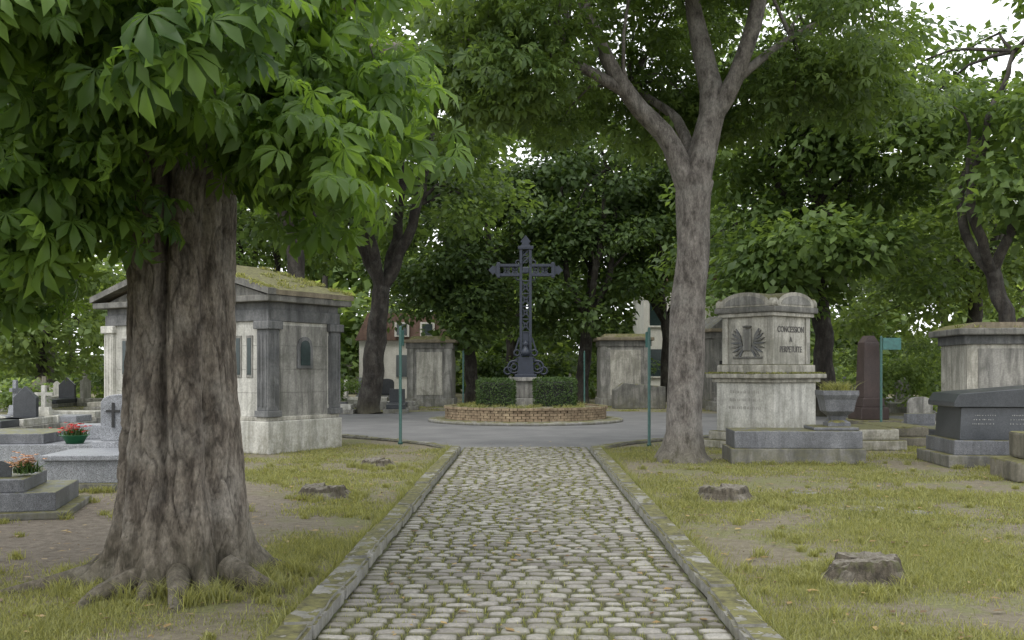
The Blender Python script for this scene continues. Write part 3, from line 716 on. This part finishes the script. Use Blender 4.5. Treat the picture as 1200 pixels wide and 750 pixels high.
# ---------------------------------------------------------------- chapel, left
ch=empty('mausoleum_chapel',(-4.85,18.75,0),R(-31))
Wd,Dp=4.7,1.90
box(ch,'plinth',-Wd-.08,.08,-.08,Dp+.08,0,.62,'limestone_white',.02)
box(ch,'plinth_moulding',-Wd-.04,.04,-.04,Dp+.04,.62,.70,'limestone',.02)
box(ch,'walls',-Wd,0,0,Dp,.70,2.52,'limestone_white',.01)
box(ch,'shaded_side_panel',.0,.012,.30,Dp-.30,.72,2.45,'grey_wall',.002)  # side wall greyer than the front: its shade is put into the colour
for k in (1.15,1.6,2.05):
    box(ch,'stone_course_joint',.013,.0145,.30,Dp-.30,k,k+.010,'dark_stone',0)
for k in (1.15,1.6,2.05):
    box(ch,'stone_course_joint',-Wd+.3,-.3,-.0015,.001,k,k+.008,'dark_stone',0)
box(ch,'architrave',-Wd-.03,.05,-.05,Dp+.05,2.52,2.74,'sooty',.01)
box(ch,'frieze',-Wd-.0,.02,-.02,Dp+.02,2.74,2.88,'sooty',.01)
box(ch,'cornice',-Wd-.22,.22,-.22,Dp+.22,2.88,3.0,'dark_stone',.02)
def pil(x0,x1,y0,y1,mt='sooty'):
    box(ch,'pilaster_base',x0-.03,x1+.03,y0-.03,y1+.03,.70,.82,mt,.01)
    box(ch,'pilaster',x0,x1,y0,y1,.82,2.36,mt,.015)
    box(ch,'pilaster_capital',x0-.05,x1+.05,y0-.05,y1+.05,2.36,2.518,mt,.02)
    n=3
    for i in range(n):
        xx=x0+(x1-x0)*(i+.5)/n; box(ch,'flute',xx-.018,xx+.018,y0-.014,y0+.004,.9,2.28,mt,.005)
        yy=y0+(y1-y0)*(i+.5)/n; box(ch,'flute',x1-.004,x1+.014,yy-.018,yy+.018,.9,2.28,mt,.005)
pil(-.24,.06,-.06,.24); pil(-.24,.06,Dp-.24,Dp+.06); pil(-Wd-.06,-Wd+.24,-.06,.24,'limestone_white')
prism(ch,'window_surround',arch(.42,.42,.2,10,Dp/2,1.62),.012,.045,'sooty','x')
prism(ch,'window_glass',arch(.26,.36,.13,10,Dp/2,1.68),.040,.055,'glass','x')
for xx in (-Wd+.55,-Wd+.85,-.78,-.48):
    box(ch,'slot_window_frame',xx-.085,xx+.085,-.02,.02,1.45,2.25,'grey_wall',.004); box(ch,'slot_window',xx-.05,xx+.05,-.028,.0,1.5,2.2,'glass',.0)
box(ch,'door_frame',-Wd/2-.55,-Wd/2+.55,-.06,.02,.70,2.5,'limestone',.01); box(ch,'bronze_door',-Wd/2-.4,-Wd/2+.4,-.08,-.01,.70,2.3,'green',.01)
ap=3.72
prism(ch,'pediment',[(-Wd-.02,3.0),(.02,3.0),(-Wd/2,ap-.05)],-.02,Dp+.02,'grey_wall')
def rake(s):
    xs=.26 if s>0 else -Wd-.26
    prism(ch,'raking_cornice',[(xs,3.002),(xs,3.12),(-Wd/2,ap+.14),(-Wd/2,ap-.0)],-.26,-.05,'dark_stone')
rake(1); rake(-1)
prism(ch,'roof_slope',[(.24,3.004),(.24,3.10),(-Wd/2,ap+.10),(-Wd/2,ap-.02)],-.05,Dp+.26,'roofmoss')
prism(ch,'roof_slope',[(-Wd-.24,3.004),(-Wd-.24,3.10),(-Wd/2,ap+.10),(-Wd/2,ap-.02)],-.05,Dp+.26,'roofmoss')
for _ in range(70):
    xx=.2-2.4*random.random(); yy=random.choice([random.uniform(-.2,Dp+.2),Dp+.2,-.15]); plant(ch,'roof_moss_tuft',xx,yy,3.10+(.24-xx)*.278,.06,.07,45,'grassb',.012)
# ---------------------------------------------------------------- monument, right
mo=empty('tomb_monument',(4.95,20.5,0),R(-50))
box(mo,'base_step',-.95,.95,-.95,.95,0,.16,'limestone_mossy',.02)
box(mo,'plinth',-.83,.83,-.83,.83,.16,.34,'limestone_mossy',.03)
box(mo,'lower_block',-.71,.71,-.71,.71,.34,1.34,'limestone_white',.015)
box(mo,'lower_cornice',-.78,.78,-.78,.78,1.34,1.42,'limestone_mossy',.02)
box(mo,'cornice_slab',-.87,.87,-.87,.87,1.42,1.52,'limestone_mossy',.03)
box(mo,'upper_foot',-.71,.71,-.71,.71,1.52,1.70,'limestone_mossy',.04)
for _ in range(50):
    s=random.choice([-1,1]); a=random.uniform(-.85,.85); q_=random.uniform(.74,.85)
    x_,y_=(a,-q_) if s<0 else (q_,a)
    plant(mo,'ledge_moss',x_,y_,1.515,.035,.045,35,'grassb',.010)
box(mo,'upper_block',-.60,.60,-.60,.60,1.70,2.66,'limestone',.01)
for sx in (-1,1):
    for sy in (-1,1):
        box(mo,'corner_pilaster',min(sx*.49,sx*.63),max(sx*.49,sx*.63),min(sy*.49,sy*.63),max(sy*.49,sy*.63),1.703,2.657,'limestone',.01)
box(mo,'upper_cornice',-.69,.69,-.69,.69,2.66,2.74,'limestone',.02)
box(mo,'top_slab',-.75,.75,-.75,.75,2.74,2.86,'dark_stone',.03)
arcp=[(-.62,2.862),(.62,2.862)]+[(.62*math.cos(a),2.90+.25*math.sin(a)) for a in [math.pi*i/14 for i in range(15)]]
prism(mo,'arched_cap',arcp,-.72,.72,'limestone_mossy','y'); prism(mo,'arched_cap',[(a*.985,z-.004) for a,z in arcp],-.73,.73,'limestone_mossy','x')
prism(mo,'tympanum',[(a*.8,2.88+(z-2.88)*.72) for a,z in arcp[2:]],-.735,-.715,'grey_wall','y')
prism(mo,'tympanum',[(a*.8,2.88+(z-2.88)*.72) for a,z in arcp[2:]],.725,.745,'grey_wall','x')
for sx,sy in ((-1,-1),(1,-1),(1,1)):
    lathe(mo,'corner_acroterion',[(.09,0),(.09,.10),(.05,.17),(.0,.19)],'limestone_mossy',10,(sx*.66,sy*.66,2.86))
box(mo,'relief_tablet',-.10,.10,-.64,-.60,1.98,2.42,'grey_wall',.01)
lathe(mo,'relief_medallion',[(.0,-.02),(.09,-.02),(.10,.02),(.02,.03)],'dark_stone',14,(0,-.62,2.46))
for sx in (-1,1):
    for k in range(9):
        a=R(-55+k*14); L=.20+.11*math.sin(math.pi*(k+1)/9)
        x0,z0=sx*(.10+.01*k),2.02+k*.030; x1=x0+sx*math.cos(a)*L*.95; z1=z0+math.sin(a)*L; w=.020
        nx,nzv=-math.sin(a)*w*sx,math.cos(a)*w; xm,zm=x0*.35+x1*.65,z0*.35+z1*.65-.012
        prism(mo,'relief_wing_feather',[(x0+nx,z0+nzv),(xm+nx*1.1,zm+nzv*1.1),(x1,z1),(xm-nx*1.1,zm-nzv*1.1),(x0-nx,z0-nzv)],-.630-.003*(k%2),-.60,'dark_stone' if k%2 else 'sooty')
box(mo,'relief_sill',-.36,.36,-.63,-.60,1.82,1.86,'dark_stone',.005)
def text(par,name,body,size,loc,rot,mat,ext=.004):
    c=bpy.data.curves.new(name,'FONT'); c.body=body; c.size=size; c.extrude=ext; c.align_x='CENTER'; c.align_y='CENTER'; c.offset=.001
    c.materials.append(M[mat]); o=bpy.data.objects.new(name,c); o.location=loc; o.rotation_euler=rot; link(o,par); return o
for body,zz,sz in (('CONCESSION',2.40,.15),('A',2.20,.13),('PERPETUITE',2.0,.15)):
    o=text(mo,'inscription',body,sz,(.606,0,zz),(R(90),0,R(90)),'letters'); o.scale=(.95,1.15,1)
def etch(par,x0,x1,y,zs,hh,mat='letters'):
    V=[];F=[]
    for z in zs:
        x=x0+random.uniform(0,.05)
        while x<x1-random.uniform(0,.08):
            w=random.uniform(.008,.022); b=len(V); h1=hh*random.uniform(.6,1)
            for a,c in [(x,z),(x+w,z),(x+w*.8,z+h1),(x+w*.1,z+h1)]: V.append((a,y,c))
            F.append((b,b+1,b+2,b+3)); x+=w+random.uniform(.008,.035)
    link(bpy.data.objects.new('worn_engraving',pymesh('worn_engraving',V,F,M[mat])),par)
etch(mo,-.40,.42,-.713,(1.12,.96,.80),.07,'faint')
# ---------------------------------------------------------------- sarcophagus + urn in front
sa=empty('granite_grave',(4.62,17.25,0),R(-3))
box(sa,'base',-1.12,1.12,-.5,.62,0,.26,'dark_stone',.015,jit=.004)
box(sa,'slab',-1.06,1.08,-.44,.56,.26,.56,'granite_mid',.02)
box(sa,'stepped_head',.30,1.06,-.30,.50,.56,.62,'granite_mid',.02)
ur=empty('stone_urn_planter',(5.42,17.35,.62))
lathe(ur,'urn',[(.27,0),(.27,.06),(.17,.11),(.19,.17),(.33,.26),(.38,.46),(.43,.54),(.43,.62),(.36,.62),(.33,.55),(.0,.55)],'granite_mid',4)
ur.rotation_euler=(0,0,R(42))
for _ in range(9): plant(ur,'plant_tuft',random.uniform(-.18,.18),random.uniform(-.18,.18),.55,.05,.26,60)

# ---------------------------------------------------------------- dark granite tomb right
dt=empty('dark_granite_tomb',(8.15,16.6,0),R(-4))
box(dt,'stone_base',-1.25,1.6,-.55,1.1,0,.20,'dark_stone',.02,jit=.004)
box(dt,'lower_slab',-1.12,1.6,-.42,1.0,.20,.44,'granite_mid',.015)
box(dt,'body',-1.0,1.6,-.32,.9,.44,.98,'granite_dark',.012,.04)
prism(dt,'sloped_top',[(-1.10,.98),(1.65,.98),(1.65,1.08),(.9,1.36),(-1.02,1.20),(-1.10,1.06)],-.36,.94,'granite_dark',bev=.01)
for xx in (-.8,-.2,.5): etch(dt,xx,xx+.4,-.325,(.84,.77,.70),.02,'etched')
mb=empty('mossy_grave',(7.75,14.4,0),R(-4))
box(mb,'base',-.80,1.5,-.45,.55,0,.3,'mossy',.03,jit=.01); box(mb,'block',-.55,1.5,-.35,.5,.3,.68,'mossy',.04,jit=.01)

# ---------------------------------------------------------------- right background tombs
rc=empty('stone_vault',(12.35,24.5,0),R(-6))
box(rc,'plinth',-1.9,1.9,-1.1,1.1,0,.5,'grey_wall',.02); box(rc,'walls',-1.75,1.75,-1.0,1.0,.5,2.2,'limestone',.01)
box(rc,'frieze',-1.82,1.82,-1.06,1.06,2.2,2.42,'sooty',.02); box(rc,'roof_slab',-2.0,2.0,-1.25,1.25,2.42,2.58,'dark_stone',.03)
prism(rc,'mossy_roof',[(-1.95,2.58),(1.95,2.58),(1.6,2.72),(-1.6,2.72)],-1.15,1.15,'roofmoss')
for _ in range(40): plant(rc,'roof_moss_tuft',random.uniform(-1.9,1.9),-1.1+random.uniform(0,.3),2.60,.08,.09,45,'grassb',.014)
box(rc,'wall_panel',-1.5,1.5,-1.02,-1.0,.6,2.1,'grey_wall',.004)
box(rc,'panel_relief',-.12,.12,-1.08,-1.05,2.24,2.38,'dark_stone',.01)
ob=empty('granite_obelisk',(8.95,26,0),R(8))
box(ob,'mossy_step',-.55,.9,-.55,.8,0,.30,'mossy',.03); box(ob,'base',-.38,.38,-.38,.38,.3,.62,'redgranite',.02)
box(ob,'plinth',-.30,.30,-.30,.30,.62,.86,'redgranite',.02)
box(ob,'shaft',-.24,.24,-.24,.24,.86,2.30,'redgranite',.008,.04)
prism(ob,'pyramid_cap',[(-.20,2.30),(.20,2.30),(.06,2.48),(-.06,2.48)],-.19,.19,'redgranite')

# ---------------------------------------------------------------- far chapels
def minichapel(x,y,w,d,h,rz,mt='grey_wall',door=True,roof='flat'):
    c=empty('small_mausoleum',(x,y,0),rz)
    box(c,'plinth',-w/2-.08,w/2+.08,-d/2-.08,d/2+.08,0,.35,mt,.02); box(c,'walls',-w/2,w/2,-d/2,d/2,.35,h-.45,mt,.01)
    box(c,'frieze',-w/2-.05,w/2+.05,-d/2-.05,d/2+.05,h-.45,h-.2,'dark_stone',.02)
    box(c,'cornice',-w/2-.16,w/2+.16,-d/2-.16,d/2+.16,h-.2,h-.06,'roofmoss',.03)
    if roof=='flat': box(c,'roof',-w/2+.05,w/2-.05,-d/2+.05,d/2-.05,h-.06,h+.1,'roofmoss',.05,.15)
    else: prism(c,'roof',[(-w/2-.1,h-.06),(w/2+.1,h-.06),(0,h+.5)],-d/2-.1,d/2+.1,'dark_stone')
    for s in (-1,1): box(c,'pilaster',min(s*(w/2-.28),s*(w/2-.04)),max(s*(w/2-.28),s*(w/2-.04)),-d/2-.05,-d/2,.35,h-.455,mt,.01)
    if door:
        box(c,'door_frame',-.42,.42,-d/2-.03,-d/2,.352,2.05,'dark_stone',.01); box(c,'door',-.32,.32,-d/2-.045,-d/2-.02,.36,1.95,'dark',.0)
    else: box(c,'wall_panel',-w/2+.42,w/2-.42,-d/2-.03,-d/2,.5,h-.6,'limestone',.01)
    return c
minichapel(-4.15,44,1.95,2.1,2.95,0,'grey_wall',False)
minichapel(4.3,44,2.15,2.2,3.05,0,'grey_wall',False)
minichapel(7.9,41,1.2,2.2,3.3,.15,'dark_stone',True,'gable')
minichapel(-14.5,52,2,2,3,.2,'limestone')
minichapel(-10.6,50,1.6,2,3.1,-.1,'limestone',True,'gable')
rt=empty('sloping_tomb',(4.6,41,0)); prism(rt,'slab',[(-1.0,0),(1.1,0),(1.1,.9),(-.6,1.05),(-1.0,.75)],-.5,.6,'dark_stone',bev=.02)
ho=empty('tiled_roof_house',(-6.6,58,0)); box(ho,'walls',-2.6,2.0,-3,3,0,3.3,'plaster',.0)
prism(ho,'roof',[(-2.8,3.2),(2.2,3.2),(1.5,4.7),(-2.1,4.7)],-3.2,3.2,'tile')
for x in (-1.6,-.2,1.2):
    box(ho,'window',x-.35,x+.35,-3.06,-3.0,1.2,2.4,'glass',0)
    box(ho,'dormer',x-.4,x+.4,-3.35,-2.0,3.4,4.2,'plaster',0); box(ho,'dormer_window',x-.28,x+.28,-3.38,-3.35,3.5,4.1,'glass',0)
ho=empty('white_building',(9.8,62,0)); box(ho,'walls',-2.8,2.8,-3,3,0,6.6,'plaster',0); prism(ho,'roof',[(-3.0,6.6),(3.0,6.6),(2.4,7.5),(-2.4,7.5)],-3.2,3.2,'tile')
for z in (1.2,4.2):
    for x in (-2.0,0,2.0): box(ho,'window',x-.45,x+.45,-3.05,-3.0,z,z+1.6,'glass',0); box(ho,'sill',x-.55,x+.55,-3.12,-3.0,z-.1,z-.003,'plaster',0)
wl=empty('cemetery_wall',(0,80,0)); box(wl,'wall',-90,90,-.2,.2,0,2.6,'limestone',.02); box(wl,'coping',-90,90,-.3,.3,2.6,2.75,'grey_wall',.02)

# ---------------------------------------------------------------- generic gravestones
def gravestone(x,y,kind,mt,w=.8,h=1.0,rz=0,ledger=True):
    e=empty('gravestone',(x,y,0),rz)
    if ledger:
        box(e,'kerb_frame',-w/2-.1,w/2+.1,-2.0,.12,0,.16,'grey_wall',.02); box(e,'ledger',-w/2,w/2,-1.9,-.12,.16,.34,mt,.02)
    box(e,'socle',-w/2-.04,w/2+.04,-.14,.14,.16,.36,mt,.01)
    if kind=='arch': prism(e,'stele',arch(w*.85,h*.75,h*.22,12,0,.36),-.07,.07,mt,bev=.008)
    elif kind=='cross':
        box(e,'pedestal',-.2,.2,-.12,.12,.36,.36+h*.3,mt,.01,.03); box(e,'cross_shaft',-.06,.06,-.05,.05,.36+h*.3,.36+h*1.1,mt,.008); box(e,'cross_arm',-.25,.25,-.045,.045,.36+h*.72,.36+h*.84,mt,.008)
    elif kind=='peak': prism(e,'stele',[(-w*.4,.36),(w*.4,.36),(w*.4,.3+h*.7),(0,.36+h),(-w*.4,.3+h*.7)],-.07,.07,mt,bev=.008)
    else: box(e,'stele',-w*.42,w*.42,-.08,.08,.36,.36+h,mt,.015)
    return e
ks=['arch','cross','peak','slab']; ms=['granite','granite_mid','granite_dark','grey_wall','limestone','limestone_white','dark_stone','mossy']
for (x0,x1,y0,y1,n) in ((-21,-9.5,26,32,12),(-24,-8,35.5,50,34),(-9,-6,38,50,7),(6.8,11,33.8,44,10),(10.5,20,35.5,48,18),(-3,3,50,53,3)):
    for _ in range(n):
        gravestone(random.uniform(x0,x1),random.uniform(y0,y1),random.choice(ks),random.choice(ms),random.uniform(.7,1.0),random.uniform(.4,1.0),random.choice([0,math.pi/2])+random.uniform(-.1,.1))
for x,y,k,m_,w,h_ in ((7.0,20.6,'none','limestone_mossy',.8,0),(7.9,21.5,'none','mossy',.9,0),(8.9,22.5,'slab','granite_mid',.8,.25),(9.5,24,'arch','grey_wall',.7,.6),(-4.9,38,'slab','granite_dark',.7,.5),(6.4,30.0,'arch','limestone',.7,.35)):
    if k=='none':
        e=empty('ledger_tomb',(x,y,0)); box(e,'base',-w/2-.12,w/2+.12,-1.0,1.0,0,.2,m_,.03); box(e,'ledger',-w/2,w/2,-.9,.9,.2,.42,m_,.04)
    else: gravestone(x,y,k,m_,w,h_,.1)

# ---------------------------------------------------------------- left foreground graves
g1=empty('granite_grave',(-5.78,13.75,0),R(5))
box(g1,'base',-.66,.62,-.72,1.1,0,.10,'dark_stone',.01); box(g1,'tomb',-.60,.52,-.62,.6,.10,.40,'granite',.012); box(g1,'ledger',-.65,.57,-.67,.6,.40,.47,'granite',.012)
box(g1,'socle',-.42,.40,.62,.98,.10,.56,'granite',.012)
prism(g1,'headstone',arch(.50,.56,.12,14,-.07,.56),.70,.84,'granite',bev=.01)
box(g1,'bronze_cross_shaft',-.155,-.120,.67,.70,.76,1.12,'black',.003); box(g1,'bronze_cross_arm',-.235,-.04,.672,.698,.98,1.015,'black',.003)
g2=empty('granite_grave',(-7.6,15.9,0),R(3))
box(g2,'base',-1.9,1.2,-.9,.9,0,.12,'grey_wall',.02); box(g2,'tomb',-1.8,1.1,-.8,.8,.12,.46,'granite',.015); box(g2,'ledger',-1.8,.2,-.7,.7,.46,.62,'granite_mid',.015)
box(g2,'headblock',.22,1.05,.3,.75,.462,.70,'granite',.015)
g3=empty('granite_grave',(-5.95,10.9,0),R(14))
box(g3,'base',-1.4,.95,-.5,1.0,0,.08,'dark_stone',.015); box(g3,'tomb',-1.4,.82,-.4,.9,.08,.28,'granite_mid',.012); box(g3,'ledger',-1.4,.50,-.35,.75,.28,.42,'granite_mid',.012)
prism(g3,'memorial_plaque',[(.10,.422),(.30,.422),(.30,.55),(.20,.60),(.10,.55)],-.05,-.01,'granite_dark'); prism(g3,'memorial_plaque',[(-.35,.422),(-.06,.422),(-.06,.60),(-.35,.60)],.05,.09,'granite_dark')
def bouquet(name,x,y,z,mat,n=60,r=.13,pot=True,sc=1):
    e=empty(name,(x,y,z))
    if pot: lathe(e,'pot',[(.09*sc,0),(.14*sc,.12),(.17*sc,.13),(.15*sc,.13),(.0,.12)],'pot',18)
    dz=.14 if pot else .06
    for _ in range(4): plant(e,'leaves',random.uniform(-.05,.05),random.uniform(-.05,.05),dz-.03,.06*sc,.16,60,'box')
    V=[];F=[]
    for _ in range(n):
        c=Vector((random.gauss(0,r*.5),random.gauss(0,r*.5),dz+.03+abs(random.gauss(.05,.05))))
        for k in range(5):
            a=6.28*k/5; b=len(V); s=random.uniform(.02,.035)
            V+=[c,c+Vector((math.cos(a)*s,math.sin(a)*s,.014)),c+Vector((math.cos(a+1.2)*s,math.sin(a+1.2)*s,.006))]; F.append((b,b+1,b+2))
    link(bpy.data.objects.new('petals',pymesh('petals',V,F,M[mat])),e)
bouquet('red_flower_pot',-6.95,15.35,.46,'red',80,.22,True,1.35)
bouquet('dried_flower_bouquet',-5.60,11.1,.42,'orange',100,.16,False)

# ---------------------------------------------------------------- green posts / signs
def post(x,y,h,sign=None,r=.032):
    e=empty('green_sign_post',(x,y,0))
    lathe(e,'post',[(r*1.6,0),(r*1.6,.04),(r,.06),(r,h),(r*.6,h+.03),(.002,h+.035)],'green',14)
    if sign=='edge': box(e,'sign_plate',-.012,.012,.03,.55,h-.38,h-.05,'signgreen',.003)
    if sign=='face': box(e,'sign_plate',.04,.50,-.015,.015,h-.32,h-.02,'signgreen',.006)
post(-2.68,21.3,2.5,'edge'); post(2.58,20.8,2.45,'edge'); post(-2.45,39,2.3,'edge'); post(2.3,39,2.3,'edge'); post(9.0,25.2,2.42,'face')
post(7.4,36,2.3)

# ---------------------------------------------------------------- sky, light, camera
w=bpy.data.worlds.new("World"); S.world=w; w.use_nodes=True; t=w.node_tree
sk=t.nodes.new('ShaderNodeTexSky'); sk.sky_type='NISHITA'; sk.sun_disc=False
az=R(205); el=R(58)
sk.sun_elevation=el; sk.sun_rotation=az; sk.dust_density=4; sk.air_density=1
mx=t.nodes.new('ShaderNodeMix'); mx.data_type='RGBA'; mx.inputs[0].default_value=.85
t.links.new(sk.outputs[0],mx.inputs[6]); mx.inputs[7].default_value=(14.0,14.3,14.5,1)   # bright overcast cloud layer
bg=t.nodes['Background']; t.links.new(mx.outputs[2],bg.inputs[0]); bg.inputs[1].default_value=.15
sl=bpy.data.lights.new('sun','SUN'); sl.energy=1.5; sl.angle=R(22); sl.color=(1,.97,.92)
so=bpy.data.objects.new('sun',sl); link(so)
dirv=Vector((math.sin(az)*math.cos(el),math.cos(az)*math.cos(el),math.sin(el)))
so.rotation_euler=dirv.to_track_quat('Z','Y').to_euler()
cam=bpy.data.cameras.new('camera'); co=bpy.data.objects.new('camera',cam); link(co); S.camera=co
co.location=(0,0,1.6); co.rotation_euler=(R(90),0,0); cam.lens=35; cam.sensor_width=36
cam.shift_x=-16/1200; cam.shift_y=58/1200; cam.clip_end=2000; cam.clip_start=.05
S.view_settings.view_transform='Standard'; S.view_settings.look='None'; S.view_settings.exposure=0
print('objects',len(bpy.data.objects))
